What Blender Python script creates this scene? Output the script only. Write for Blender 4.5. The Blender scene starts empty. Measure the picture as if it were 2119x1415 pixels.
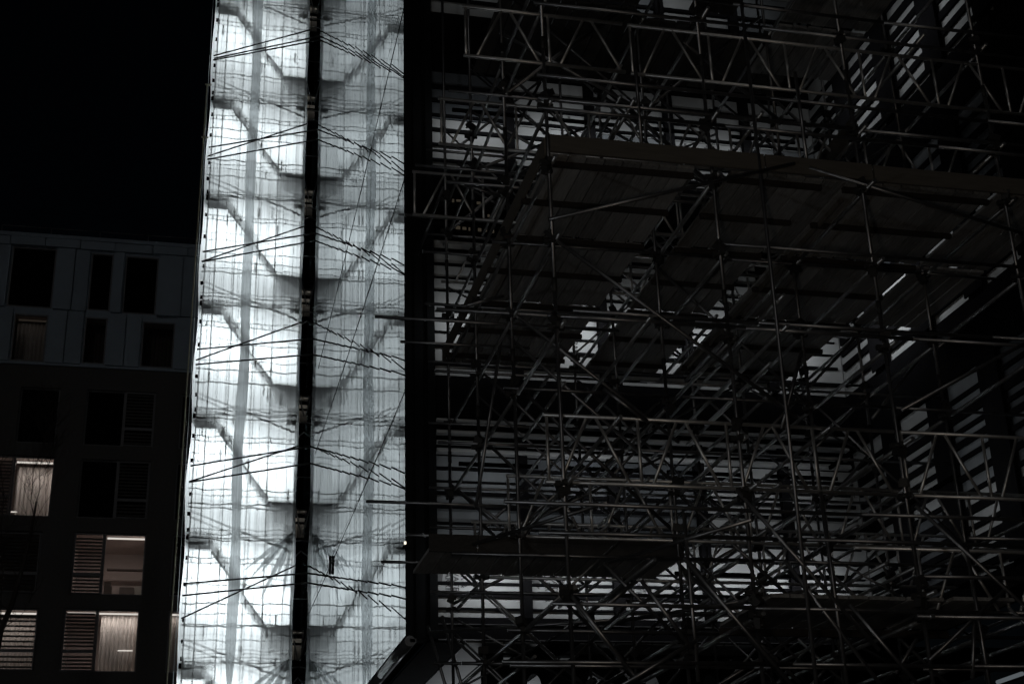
import bpy, bmesh, math, random
from mathutils import Vector, Matrix, noise
R = math.radians
rng = random.Random(7)
S = bpy.context.scene
C = S.collection

# ------------------------------------------------------------------ camera, sky, sun, exposure
cam_d = bpy.data.cameras.new('camera'); cam = bpy.data.objects.new('camera', cam_d); C.objects.link(cam)
cam_d.sensor_width = 36; cam_d.lens = 49.98; cam_d.clip_start = 0.1; cam_d.clip_end = 600
pit, yaw, rol = 0.397051, 0.241676, -0.035168
fwd = Vector((math.sin(yaw) * math.cos(pit), math.cos(yaw) * math.cos(pit), math.sin(pit)))
rt = Vector((math.cos(yaw), -math.sin(yaw), 0)); up = rt.cross(fwd)
r2 = rt * math.cos(rol) + up * math.sin(rol); u2 = -rt * math.sin(rol) + up * math.cos(rol)
m3 = Matrix((r2, u2, -fwd)).transposed()
cam.matrix_world = Matrix.Translation((0, 0, 1.6)) @ m3.to_4x4()
S.camera = cam

w = bpy.data.worlds.new('World'); S.world = w; w.use_nodes = True
nt = w.node_tree; nt.nodes.clear()
sky = nt.nodes.new('ShaderNodeTexSky'); sky.sky_type = 'NISHITA'; sky.sun_disc = False
sky.sun_elevation = R(24); sky.sun_rotation = R(205)
bg = nt.nodes.new('ShaderNodeBackground'); bg.inputs['Strength'].default_value = 0.00022
wo = nt.nodes.new('ShaderNodeOutputWorld')
nt.links.new(sky.outputs[0], bg.inputs[0]); nt.links.new(bg.outputs[0], wo.inputs[0])
sun_d = bpy.data.lights.new('moonlight', 'SUN'); sun_d.energy = 0.04; sun_d.angle = R(3); sun_d.color = (1, .97, .93)
sun = bpy.data.objects.new('moonlight', sun_d); C.objects.link(sun)
# light arrives from behind the camera on the left, 24 degrees up
sv = Vector((0.42 * math.cos(R(24)), 0.907 * math.cos(R(24)), -math.sin(R(24))))
sun.rotation_euler = sv.to_track_quat('-Z', 'Y').to_euler()
V = S.view_settings
V.view_transform = 'Standard'; V.look = 'None'; V.gamma = 1; V.use_curve_mapping = False; V.exposure = 0
cy = S.cycles
cy.use_denoising = True; cy.max_bounces = 7; cy.diffuse_bounces = 3; cy.glossy_bounces = 4
cy.transmission_bounces = 5; cy.transparent_max_bounces = 12; cy.sample_clamp_indirect = 3.0

# unseen street lamp whose warm light reaches the scaffold from below
ld = bpy.data.lights.new('unseen_lamp_light', 'POINT'); ld.energy = 150; ld.color = (1, .86, .70); ld.shadow_soft_size = .25
lo = bpy.data.objects.new('unseen_lamp_light', ld); C.objects.link(lo); lo.location = (1.2, 4.0, 3.4)

# added cool lamp on the left, strengthening the tower glow on the tubes
ld2 = bpy.data.lights.new('unseen_lamp_light', 'POINT'); ld2.energy = 165; ld2.color = (.93, .98, 1); ld2.shadow_soft_size = .25
lo2 = bpy.data.objects.new('unseen_lamp_light', ld2); C.objects.link(lo2); lo2.location = (-7.5, 8.5, 3.4)

# ------------------------------------------------------------------ materials
def mat(name, base, rough=.6, metal=0.0, var=.25, scale=6.0, stretch=(1, 1, 1), bump=0.0, spec=.4):
    m = bpy.data.materials.new(name); m.use_nodes = True
    n = m.node_tree.nodes; l = m.node_tree.links
    b = n['Principled BSDF']
    b.inputs['Roughness'].default_value = rough; b.inputs['Metallic'].default_value = metal
    b.inputs['Specular IOR Level'].default_value = spec
    tc = n.new('ShaderNodeTexCoord'); mp = n.new('ShaderNodeMapping'); mp.inputs['Scale'].default_value = stretch
    nz = n.new('ShaderNodeTexNoise'); nz.inputs['Scale'].default_value = scale; nz.inputs['Detail'].default_value = 5
    l.new(tc.outputs['Object'], mp.inputs[0]); l.new(mp.outputs[0], nz.inputs[0])
    oi = n.new('ShaderNodeObjectInfo')
    ad = n.new('ShaderNodeMath'); ad.operation = 'MULTIPLY_ADD'; ad.inputs[1].default_value = .5; ad.inputs[2].default_value = 0
    l.new(oi.outputs['Random'], ad.inputs[0])
    ad2 = n.new('ShaderNodeMath'); ad2.operation = 'ADD'; l.new(ad.outputs[0], ad2.inputs[0]); l.new(nz.outputs[0], ad2.inputs[1])
    cr = n.new('ShaderNodeMapRange'); cr.inputs[1].default_value = .3; cr.inputs[2].default_value = 1.2
    cr.inputs[3].default_value = 1 - var; cr.inputs[4].default_value = 1 + var
    l.new(ad2.outputs[0], cr.inputs[0])
    mx = n.new('ShaderNodeMix'); mx.data_type = 'RGBA'; mx.blend_type = 'MULTIPLY'; mx.inputs[0].default_value = 1
    mx.inputs[6].default_value = (*base, 1); l.new(cr.outputs[0], mx.inputs[7])
    l.new(mx.outputs[2], b.inputs['Base Color'])
    if bump:
        bp = n.new('ShaderNodeBump'); bp.inputs['Strength'].default_value = bump; bp.inputs['Distance'].default_value = .01
        l.new(nz.outputs[0], bp.inputs['Height']); l.new(bp.outputs[0], b.inputs['Normal'])
    return m

M = {
 'tube': mat('galvanised_tube', (.31, .31, .32), .36, .92, .5, 9),
 'transom': mat('glow_lit_tube', (.66, .67, .68), .36, .92, .4, 9),  # paler tube copy, the tower glow put into its colour
 'alu': mat('aluminium_tube', (.74, .73, .72), .38, .85, .3, 9),
 'coupler': mat('dark_coupler', (.05, .05, .05), .6, .4),
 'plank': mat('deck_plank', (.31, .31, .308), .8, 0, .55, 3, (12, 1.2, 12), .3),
 'plank_dark': mat('shade_dark_plank', (.055, .052, .05), .8, 0, .35, 3, (12, 1.2, 12), .3),  # plank colour darkened to hold the shade of the upper deck
 'toe': mat('toe_board', (.132, .12, .104), .8, 0, .3, 3, (1, 8, 8), .2),
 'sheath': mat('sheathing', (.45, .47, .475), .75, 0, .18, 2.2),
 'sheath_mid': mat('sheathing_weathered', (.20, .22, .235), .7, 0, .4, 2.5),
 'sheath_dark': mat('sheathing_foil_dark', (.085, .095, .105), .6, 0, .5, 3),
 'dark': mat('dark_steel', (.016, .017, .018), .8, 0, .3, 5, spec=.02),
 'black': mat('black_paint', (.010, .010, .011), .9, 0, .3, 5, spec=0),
 'channel': mat('pale_channel', (.55, .57, .58), .45, .2, .3, 4, (.3, 4, 4)),
 'metal': mat('bright_channel', (.45, .47, .5), .35, .8, .3, 4, (.3, 4, 4)),
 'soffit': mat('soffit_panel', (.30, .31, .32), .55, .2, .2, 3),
 'brick': mat('dark_cladding', (.095, .09, .088), .85, 0, .25, 10),
 'clad': mat('pale_cladding', (.30, .36, .43), .7, 0, .12, 1.5),
 'frame': mat('window_frame', (.16, .16, .17), .5, .2),
 'slat': mat('shutter_slat', (.10, .095, .09), .6, .1),
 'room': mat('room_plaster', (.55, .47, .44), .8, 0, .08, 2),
 'curtain': mat('curtain_cloth', (.50, .46, .43), .85, 0, .06, 3, (8, 8, .5)),
 'furn': mat('furniture', (.10, .08, .07), .6),
 'bark': mat('bark', (.045, .038, .034), .9, 0, .3, 20, (1, 1, .2), .4),
 'asphalt': mat('asphalt', (.05, .05, .052), .9, 0, .25, 8),
 'ink': mat('print_ink', (.06, .06, .065), .8),
 'ink2': mat('print_ink_grey', (.15, .155, .16), .8),
 'rope': mat('cable', (.02, .02, .02), .7),
 'olive': mat('painted_tube', (.62, .60, .45), .6, 0),
 'pale': mat('pale_board', (.42, .40, .36), .8, 0, .2, 3),
}
def emis(name, col, s):
    m = bpy.data.materials.new(name); m.use_nodes = True; n = m.node_tree.nodes; n.clear()
    e = n.new('ShaderNodeEmission'); e.inputs[0].default_value = (*col, 1); e.inputs[1].default_value = s
    o = n.new('ShaderNodeOutputMaterial'); m.node_tree.links.new(e.outputs[0], o.inputs[0]); return m
M['lamp'] = emis('lamp_glow', (1, .93, .85), 1.0)
M['warmrefl'] = emis('warm_reflection_glow', (1, .83, .60), .03)
M['lamp_dim'] = emis('lamp_dim_glow', (1, .80, .62), .025)
M['bulb'] = emis('bulb_glow', (1, .9, .7), 1.5)
M['strip'] = emis('strip_light_glow', (.8, .92, 1), .11)

def cloth(name, col, noisy):
    m = bpy.data.materials.new(name); m.use_nodes = True; n = m.node_tree.nodes; l = m.node_tree.links; n.clear()
    tc = n.new('ShaderNodeTexCoord'); mp = n.new('ShaderNodeMapping'); mp.inputs['Scale'].default_value = (11, 1, .16)
    nz = n.new('ShaderNodeTexNoise'); nz.inputs['Scale'].default_value = 2.5; nz.inputs['Detail'].default_value = 6
    l.new(tc.outputs['Object'], mp.inputs[0]); l.new(mp.outputs[0], nz.inputs[0])
    cr = n.new('ShaderNodeMapRange'); cr.inputs[1].default_value = .25; cr.inputs[2].default_value = .75
    cr.inputs[3].default_value = 1 - noisy; cr.inputs[4].default_value = 1
    l.new(nz.outputs[0], cr.inputs[0])
    mx = n.new('ShaderNodeMix'); mx.data_type = 'RGBA'; mx.blend_type = 'MULTIPLY'; mx.inputs[0].default_value = 1
    mx.inputs[6].default_value = (*col, 1); l.new(cr.outputs[0], mx.inputs[7])
    t = n.new('ShaderNodeBsdfTranslucent'); d = n.new('ShaderNodeBsdfDiffuse')
    l.new(mx.outputs[2], t.inputs[0]); d.inputs[0].default_value = (.6, .6, .6, 1)
    s = n.new('ShaderNodeMixShader'); s.inputs[0].default_value = .12
    l.new(t.outputs[0], s.inputs[1]); l.new(d.outputs[0], s.inputs[2])
    o = n.new('ShaderNodeOutputMaterial'); l.new(s.outputs[0], o.inputs[0]); return m
M['cloth'] = cloth('white_sheeting', (.84, .885, .90), .34)
M['cloth2'] = cloth('sheeting_lap', (.72, .74, .75), .4)

def glass(name, ior, tint, clear):
    m = bpy.data.materials.new(name); m.use_nodes = True; n = m.node_tree.nodes; l = m.node_tree.links; n.clear()
    f = n.new('ShaderNodeFresnel'); f.inputs[0].default_value = ior
    g = n.new('ShaderNodeBsdfGlossy'); g.inputs[0].default_value = (*tint, 1); g.inputs['Roughness'].default_value = 0.0
    if clear:
        d = n.new('ShaderNodeBsdfTransparent'); d.inputs[0].default_value = (.85, .85, .85, 1)
    else:
        d = n.new('ShaderNodeBsdfDiffuse'); d.inputs[0].default_value = (.01, .012, .013, 1)
    s = n.new('ShaderNodeMixShader'); l.new(f.outputs[0], s.inputs[0]); l.new(d.outputs[0], s.inputs[1]); l.new(g.outputs[0], s.inputs[2])
    o = n.new('ShaderNodeOutputMaterial'); l.new(s.outputs[0], o.inputs[0]); return m
M['mirror'] = glass('coated_glass', 14.0, (.95, .97, .98), False)
M['pane'] = glass('window_glass', 1.45, (.8, .8, .8), True)

# ------------------------------------------------------------------ mesh helpers
class MB:
    def __init__(s): s.v = []; s.f = []; s.sm = []
    def add(s, v, f, smooth=False):
        o = len(s.v); s.v += [tuple(p) for p in v]; s.f += [tuple(i + o for i in q) for q in f]; s.sm += [smooth] * len(f); return s
    def box(s, a, b):
        x0, y0, z0 = a; x1, y1, z1 = b
        x0, x1 = min(x0, x1), max(x0, x1); y0, y1 = min(y0, y1), max(y0, y1); z0, z1 = min(z0, z1), max(z0, z1)
        return s.add([(x0,y0,z0),(x1,y0,z0),(x1,y1,z0),(x0,y1,z0),(x0,y0,z1),(x1,y0,z1),(x1,y1,z1),(x0,y1,z1)],
                     [(0,3,2,1),(4,5,6,7),(0,1,5,4),(1,2,6,5),(2,3,7,6),(3,0,4,7)])
    def tube(s, p, q, r, r1=None, n=8, caps=True):
        p = Vector(p); q = Vector(q); r1 = r if r1 is None else r1
        d = (q - p).normalized(); a = d.orthogonal().normalized(); b = d.cross(a)
        v = []
        for c, rr in ((p, r), (q, r1)):
            for k in range(n):
                t = 2 * math.pi * k / n; v.append(c + (a * math.cos(t) + b * math.sin(t)) * rr)
        s.add(v, [(k, (k + 1) % n, n + (k + 1) % n, n + k) for k in range(n)], True)
        if caps:
            o = len(s.v) - 2 * n
            s.f += [tuple(o + k for k in range(n - 1, -1, -1)), tuple(o + n + k for k in range(n))]; s.sm += [False, False]
        return s
    def path(s, pts, r, r1=None, n=5):
        r1 = r if r1 is None else r1; L = len(pts) - 1
        for i in range(L):
            ra = r + (r1 - r) * i / L; rb = r + (r1 - r) * (i + 1) / L
            s.tube(pts[i], pts[i + 1], ra, rb, n, i in (0, L - 1))
        return s
    def mesh(s, name):
        m = bpy.data.meshes.new(name); m.from_pydata(s.v, [], s.f)
        m.polygons.foreach_set('use_smooth', s.sm); m.update(); return m

def attach(o, par):
    C.objects.link(o)
    if par is not None:
        o.parent = par
        top = par
        o.matrix_parent_inverse = Matrix.Translation(-base[par.name])
    base[o.name] = Vector((0, 0, 0)) if par is None else Vector(o.location)
    return o
base = {}
def obj(name, mb, m, par=None, loc=None):
    """one mesh object; mb is in world coordinates unless loc gives where its own origin stands"""
    me = mb.mesh(name) if isinstance(mb, MB) else mb
    if m is not None and not me.materials: me.materials.append(M[m])
    o = bpy.data.objects.new(name, me)
    if loc is not None: o.location = loc
    if par is not None:
        o.parent = par; o.matrix_parent_inverse = Matrix.Translation(-base[par.name])
    C.objects.link(o)
    base[o.name] = Vector(loc) if loc is not None else Vector((0, 0, 0))
    return o
def thing(name, loc, label, cat, group=None):
    o = bpy.data.objects.new(name, None); o.location = loc; o.empty_display_size = .3; C.objects.link(o)
    base[o.name] = Vector(loc); tag(o, label, cat, group); return o
def tag(o, label, cat, group=None):
    o['label'] = label; o['category'] = cat
    if group: o['group'] = group
    return o
def text_mesh(txt, size, extr=.002):
    cu = bpy.data.curves.new('t', 'FONT'); cu.body = txt; cu.size = size; cu.extrude = extr; cu.align_x = 'LEFT'
    cu.resolution_u = 2; cu.space_line = .95
    to = bpy.data.objects.new('t', cu); C.objects.link(to)
    dg = bpy.context.evaluated_depsgraph_get(); me = bpy.data.meshes.new_from_object(to.evaluated_get(dg))
    bpy.data.objects.remove(to); bpy.data.curves.remove(cu); return me
def area(name, loc, direc, sx, sy, e, col=(1, 1, 1), spread=180):
    d = bpy.data.lights.new(name, 'AREA'); d.shape = 'RECTANGLE'; d.size = sx; d.size_y = sy; d.energy = e; d.color = col; d.spread = R(spread)
    o = bpy.data.objects.new(name, d); C.objects.link(o); o.location = loc
    o.rotation_euler = Vector(direc).to_track_quat('-Z', 'Y').to_euler(); return o

# ------------------------------------------------------------------ the ground
g = obj('ground', MB().box((-120, -60, -.3), (160, 220, 0)), 'asphalt'); g['kind'] = 'structure'

# ------------------------------------------------------------------ the building with the glass side wall
XM, YF, ZB = 3.553, 22.0, 5.97
bld = thing('unfinished_building', (4, 22, 0), 'dark unfinished building with mirror glass side wall and bare grey sheathing behind the scaffold', 'building')
# glass side wall: bowed panes, 1.5 m wide, one storey tall
PW = 1.497; SAG = .0014
def pane_mesh(tz, tv):
    mb = MB(); nu, nv = 8, 8; H = 3.985; W = PW - .012
    v = []
    for j in range(nv + 1):
        for i in range(nu + 1):
            y = (i / nu - .5); z = (j / nv - .5)
            x = -SAG * (1 - 4 * y * y) - .0008 * (1 - 4 * z * z) + tz * y * W + tv * z
            v.append((x, y * W, z * H))
    f = [(j * (nu + 1) + i, (j + 1) * (nu + 1) + i, (j + 1) * (nu + 1) + i + 1, j * (nu + 1) + i + 1) for j in range(nv) for i in range(nu)]
    mb.add(v, f, True); mb.box((.004, -W / 2, -H / 2), (.026, W / 2, H / 2)); return mb
for r in range(7):
    for k in range(14):
        obj('glass_pane', pane_mesh(rng.uniform(-.0007, .0007), rng.uniform(-.002, .002)), 'mirror', bld,
            (XM, YF + .03 + PW * (k + .5), ZB + .05 + 4.0 * (r + .5)))
# solid floors and core behind the glass, dark
obj('core_wall', MB().box((XM + .05, YF + .4, ZB + .06), (XM + .4, 43.1, 34)), 'black', bld)
obj('corner_column', MB().box((XM + .012, YF, ZB), (4.03, YF + .36, 34)).box((XM + .16, YF - .035, ZB), (XM + .3, YF + .01, 34)).box((3.93, YF - .06, ZB), (4.06, YF + .02, 34)), 'dark', bld)
for k in range(7):
    y0 = YF - .02 + 3.0 * k
    obj('edge_trim', MB().tube((XM + .06, y0, ZB - .04), (XM + .06, y0 + 2.97, ZB - .04), .085, n=14).box((XM + .06, y0, ZB - .06), (XM + .16, y0 + 2.97, ZB - .005)), 'metal', bld)
# floor lines: slab edges and dark back-up wall
def facade_wall(name, z0, z1, m, y=YF + .18, d=.2): obj(name, MB().box((4.0, y, z0), (11.62, y + d, z1)), m, bld)
facade_wall('floor_slab', 5.97, 6.30, 'black', YF - .02)
facade_wall('floor_slab', 9.66, 10.40, 'black', YF - .02)
facade_wall('floor_slab', 13.62, 14.44, 'black', YF - .02)
facade_wall('floor_slab', 16.50, 17.75, 'black', YF - .02)
obj('back_wall', MB().box((4.0, YF + .3, 6.0), (11.9, YF + .5, 34)), 'black', bld)
# sheathing panels between the columns
cols = [3.94 + 1.56 * k for k in range(6)]           # 3.94 .. 11.74
bands = [(6.32, 7.60, 2), (7.61, 9.00, 2), (10.42, 11.72, 1), (11.73, 12.98, 1), (14.46, 15.46, 1), (15.47, 16.48, 1), (17.8, 19.0, 1), (19.02, 20.3, 1), (21.5, 23, 1), (23.02, 24.5, 1)]
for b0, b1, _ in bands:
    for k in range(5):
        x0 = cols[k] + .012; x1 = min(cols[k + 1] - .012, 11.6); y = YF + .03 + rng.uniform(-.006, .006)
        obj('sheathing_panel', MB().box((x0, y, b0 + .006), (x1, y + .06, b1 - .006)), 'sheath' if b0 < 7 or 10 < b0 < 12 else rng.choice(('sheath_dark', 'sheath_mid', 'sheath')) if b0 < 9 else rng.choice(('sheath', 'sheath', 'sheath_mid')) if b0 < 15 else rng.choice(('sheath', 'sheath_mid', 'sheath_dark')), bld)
# right wall of the recess
XR = 11.6; ycols = [22.1 - 1.56 * k for k in range(5)]   # 22.1 .. 15.86
obj('return_wall', MB().box((XR + .3, 16.0, 5.97), (XR + .6, 22.3, 34)).box((XR - .02, 15.9, 5.97), (18, 16.2, 34)), 'black', bld)
for z0, z1 in ((5.97, 6.3), (9.4, 10.40), (13.45, 14.44), (16.95, 17.75)):
    obj('floor_slab', MB().box((XR - .02, 16.2, z0), (XR + .2, 22.0, z1)), 'black', bld)
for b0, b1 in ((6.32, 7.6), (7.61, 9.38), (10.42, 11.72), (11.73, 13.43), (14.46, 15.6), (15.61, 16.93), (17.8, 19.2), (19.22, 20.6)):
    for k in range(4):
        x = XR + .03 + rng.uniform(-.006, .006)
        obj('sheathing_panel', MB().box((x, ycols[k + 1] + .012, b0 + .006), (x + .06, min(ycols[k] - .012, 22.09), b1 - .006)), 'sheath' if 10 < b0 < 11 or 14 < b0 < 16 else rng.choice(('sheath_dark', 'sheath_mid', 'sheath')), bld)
# columns in front of the sheathing (an I section each)
for k in range(1, 5):
    x = cols[k] + .0
    for z0, z1 in ((6.3, 9.66), (10.4, 13.62), (14.44, 16.5), (17.75, 34)):
        obj('facade_column', MB().box((x - .09, YF - .1, z0), (x + .09, YF - .075, z1)).box((x - .09, YF - .012, z0), (x + .09, YF + .01, z1)).box((x - .015, YF - .075, z0), (x + .015, YF - .012, z1)), 'black', bld)
for k in range(1, 5):
    y = ycols[k]; wdt = .26 if k < 4 else .3
    for z0, z1 in ((6.3, 9.4), (10.4, 13.45), (14.44, 16.95), (17.75, 34)):
        obj('facade_column', MB().box((XR - .09, y - wdt, z0), (XR - .065, y + wdt, z1)).box((XR - .012, y - wdt, z0), (XR + .01, y + wdt, z1)).box((XR - .065, y - .02, z0), (XR - .012, y + .02, z1)), 'black', bld)
# horizontal girts
girts = [6.45, 6.66, 6.86, 7.06, 7.32, 7.58, 7.84, 8.12, 8.35, 8.55, 8.77, 10.62, 10.95, 11.21, 11.46, 11.72, 11.99, 12.24, 12.5, 12.78, 14.58, 14.9, 15.21, 15.52, 15.83, 16.13, 18.1, 18.45, 18.8, 19.15, 19.5, 21.8, 22.2, 22.6]
for z in girts:
    h = rng.choice((.014, .018, .022, .028)) if z < 14 else rng.choice((.028, .035, .045))
    obj('girt_rail', MB().box((4.05, YF - .02, z - h), (11.5, YF + .02, z + h)), 'black', bld)
for z in girts + [13.1, 9.05, 16.45]:
    h = rng.choice((.045, .06, .075)) if z > 9.3 else rng.choice((.035, .05, .065))
    obj('girt_rail', MB().box((XR - .02, 16.2, z - h), (XR + .02, 21.95, z + h)), 'black', bld)
# pale metal channels at the slab edge, lit from below
for z, h in ((9.05, .035), (9.2, .02), (9.37, .03), (9.58, .022)):
    obj('metal_channel', MB().box((4.06, YF - .12, z - h), (11.45, YF + .015, z + h)).box((4.06, YF - .14, z - h), (11.45, YF - .121, z + h * .4)), 'channel', bld)
for z in (6.20, 5.96):
    obj('metal_channel', MB().box((4.06, YF - .05, z - .006), (11.4, YF - .021, z + .006)), 'tube', bld)
for z in (13.25, 13.42):
    obj('metal_channel', MB().box((4.06, YF - .08, z - .02), (11.4, YF + .015, z + .02)), 'dark', bld)
# warm window reflections painted as small glowing patches on the upper slab line
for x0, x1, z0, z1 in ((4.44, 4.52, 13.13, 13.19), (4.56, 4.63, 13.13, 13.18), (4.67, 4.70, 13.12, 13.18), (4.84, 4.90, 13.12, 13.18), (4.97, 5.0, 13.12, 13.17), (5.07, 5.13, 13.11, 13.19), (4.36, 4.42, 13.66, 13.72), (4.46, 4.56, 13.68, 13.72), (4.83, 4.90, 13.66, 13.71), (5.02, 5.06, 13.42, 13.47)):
    obj('window_reflection', MB().box((x0, YF - .155, z0), (x1, YF - .143, z1)), 'warmrefl', bld)
# printing on the sheathing, turned a quarter
def printed(txt, size, x, z, m='ink', ang=-90, xr=None):
    me = text_mesh(txt, size); o = obj('printed_lettering', me, m, bld, (x, YF + .018, z))
    o.rotation_euler = (R(90), R(-ang), 0)
    return o
printed('AIR &\nWATER\nBARRIER', .135, 4.45, 7.12)
printed('AIR &\nWATER\nBARRIER', .13, 6.08, 7.08)
printed('AIR &\nWATER\nBARRIER', .125, 7.5, 7.08, 'ink2'); printed('WATER\nBARRIER', .13, 8.2, 7.05, 'ink2')
printed('WATER\nBARRIER', .16, 9.75, 7.5, 'ink2'); printed('WATER\nBARRIER', .13, 6.72, 8.55, 'ink2')
printed('BARRIER', .13, 6.52, 11.2); printed('WATER', .12, 4.3, 11.66, 'ink2'); printed('AIR', .2, 4.2, 11.0, 'ink')
printed('BARRIER', .13, 8.3, 11.5, 'ink2')
for x, z, s in ((5.72, 6.98, .16), (4.12, 6.98, .13), (7.3, 6.98, .13)):
    mb = MB().add([(x - s, YF + .018, z), (x + s * .4, YF + .018, z + s), (x + s * .1, YF + .018, z - s * 1.2)], [(0, 2, 1)])
    mb.add([(x - s, YF + .019, z), (x + s * .4, YF + .019, z + s), (x + s * .1, YF + .019, z - s * 1.2)], [(0, 1, 2)])
    obj('printed_logo', mb, 'ink2', bld)
# faint square marks
for k in range(14):
    x = 5.8 + .45 * k * 1.0 + rng.uniform(-.05, .05); z = rng.choice((15.35, 15.05, 15.7)); s = .05
    mb = MB()
    for a, b in ((0, 0), (1, 0), (0, 1), (-1, 0), (0, -1)):
        mb.box((x + a * s - s / 2.1, YF + .014, z + b * s - s / 2.1), (x + a * s + s / 2.1, YF + .019, z + b * s + s / 2.1))
    obj('printed_mark', mb, 'ink2', bld)
# the underside: soffit panels running back, a cellular beam in front of them
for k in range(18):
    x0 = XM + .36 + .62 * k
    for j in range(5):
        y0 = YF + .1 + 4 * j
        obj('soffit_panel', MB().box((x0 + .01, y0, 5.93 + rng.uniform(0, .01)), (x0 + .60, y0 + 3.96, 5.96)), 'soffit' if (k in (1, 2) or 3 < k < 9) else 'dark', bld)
def cell_beam():
    mb = MB(); y0, y1 = 22.98, 23.02; z0, z1 = 4.9, 5.9; xs = 5.33; pitch = 1.02
    for k in range(6):
        cx, cz = xs + .51 + pitch * k, 5.59 - .02
        ring = []; n = 20; rx, rz = .125, .2
        cz = 5.42
        outer = []
        for i in range(n):
            t = 2 * math.pi * i / n
            c, s_ = math.cos(t), math.sin(t)
            q = max(abs(c) / .51, (s_ / (z1 - cz)) if s_ > 0 else (-s_ / (cz - z0)))
            outer.append((cx + c / q, cz + s_ / q)); ring.append((cx + rx * c, cz + rz * s_))
        for yy, fl in ((y0, 0), (y1, 1)):
            v = [(a, yy, b) for a, b in ring] + [(a, yy, b) for a, b in outer]
            f = [(i, n + i, n + (i + 1) % n, (i + 1) % n) for i in range(n)]
            mb.add(v, f if not fl else [q[::-1] for q in f])
        v = [(a, y0, b) for a, b in ring] + [(a, y1, b) for a, b in ring]
        mb.add(v, [(i, (i + 1) % n, n + (i + 1) % n, n + i) for i in range(n)])
    mb.box((4.95, 22.98, 4.9), (5.33, 23.02, 5.9)); mb.box((4.95, 22.88, 5.901), (11.5, 23.12, 5.925))
    return mb
obj('cellular_beam', cell_beam(), 'dark', bld)
area('undercroft_light', (6.4, 29.0, 2.6), (0, -.3, 1), 1.2, .2, 30, (.93, .97, 1), 110)
# cables strung along the glass wall at the floor lines
for z0, z1, y1, lab in ((14.12, 14.12, 37.6, 'middle thin black cable strung along the glass wall'), (10.1, 9.85, 38.7, 'lowest thin black cable along the glass wall with small weight'), (17.8, 16.5, 37.2, 'topmost thin black cable strung along the glass wall')):
    t = thing('cable', (3.549, 21.6, z0), lab, 'cable', 'cables along the glass wall')
    n = 10
    obj('wire', MB().path([(3.549, 21.6 + (y1 - 21.6) * i / n, z0 + (z1 - z0) * i / n - .06 * math.sin(math.pi * i / n)) for i in range(n + 1)], .006), 'rope', t)
    if z1 == 9.85:
        yy = 32.9; obj('weight', MB().tube((3.52, yy, 9.62), (3.52, yy, 10.05), .03), 'rope', t)
b = thing('corner_lamp', (3.5, 21.93, 7.46), 'tiny glowing warm lamp on the edge of the dark corner column', 'lamp')
obj('bulb', MB().tube((3.53, 21.9, 7.45), (3.53, 21.9, 7.49), .019, n=10), 'bulb', b)
obj('bracket', MB().box((3.5, 21.9, 7.40), (3.62, 22.0, 7.435)), 'dark', b)

# ------------------------------------------------------------------ work lights that light the sheathing
def batten(x, y, z, axis, L, e, label):
    t = thing('work_light', (x, y, z), label, 'work light', 'work lights inside the scaffold')
    if axis == 'x':
        obj('housing', MB().box((x - L / 2, y - .05, z - .03), (x + L / 2, y - .004, z + .03)), 'black', t)
        area('work_light_lamp', (x, y + .01, z), (0, 1, -.05), L, .05, e, (.96, .98, 1), 150)
    else:
        obj('housing', MB().box((x - .05, y - L / 2, z - .03), (x - .004, y + L / 2, z + .03)), 'black', t)
        o = area('work_light_lamp', (x + .01, y, z), (1, 0, -.05), L, .05, e, (.96, .98, 1), 150)
for z, es, nm in ((6.92, (2.2, 2.2, 2.2, 2.2), 'bottom'), (8.62, (.5, 1.2, .7, .45), 'slab edge'), (11.35, (1.6, 2.0, 1.9, 2.6), 'middle'), (15.2, (1.0, 1.6, 1.1, .8), 'upper'), (18.6, (.15, .4, .4, .3), 'top')):
    for k, e in enumerate(es):
        batten(4.95 + 1.75 * k, 21.3, z, 'x', 1.3, e * 2.0, '%s lift work light facing the grey sheathed wall, %s from the dark corner column' % (nm, ('first', 'second', 'third', 'fourth')[k]))
for z, es, nm in ((7.3, (.22, .2), 'bottom'), (8.6, (.08, .1), 'slab edge'), (11.3, (1.5, .2), 'middle'), (15.4, (.5, .5), 'upper')):
    for k, e in enumerate(es):
        batten(10.45, 19.9 - 2.3 * k, z, 'y', 1.5, e * 6.5, '%s lift work light facing the right side wall, %s from the inner corner' % (nm, ('first', 'second')[k]))

# ------------------------------------------------------------------ the courtyard scaffold
sc = thing('courtyard_scaffold', (7.2, 17.7, 0), 'dense dark tube scaffold with lattice beams and plank decks filling the right half', 'scaffold')
XS = [4.1, 6.22, 8.23, 10.27]; YS = [14.5, 16.7, 18.85, 20.95]; TR = .0242
def tube(name, p, q, r=TR, m='tube'): return obj(name, MB().tube(p, q, r), m, sc)
def jit(a=.012): return rng.uniform(-a, a)
ros = MB()
for a in range(4):
    ros.box((-.075 if a == 0 else -.012, -.012, -.012), (.075 if a == 0 else .012, .012, .012)) if a < 1 else None
ros.tube((0, 0, -.012), (0, 0, .012), .062, n=8).box((-.10, -.025, -.03), (-.035, .025, .03)).box((.035, -.025, -.03), (.10, .025, .03)).box((-.025, .035, -.03), (.025, .10, .03)).box((-.025, -.10, -.03), (.025, -.035, .03))
ros_me = ros.mesh('rosette'); ros_me.materials.append(M['coupler'])
tk = MB().box((-.05, -.06, -.045), (.05, .03, .045)).box((-.035, .03, -.06), (.045, .075, .06)).tube((-.06, .05, .02), (.075, .05, .02), .014, n=6)
clamp_me = tk.mesh('clamp'); clamp_me.materials.append(M['coupler'])
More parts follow.
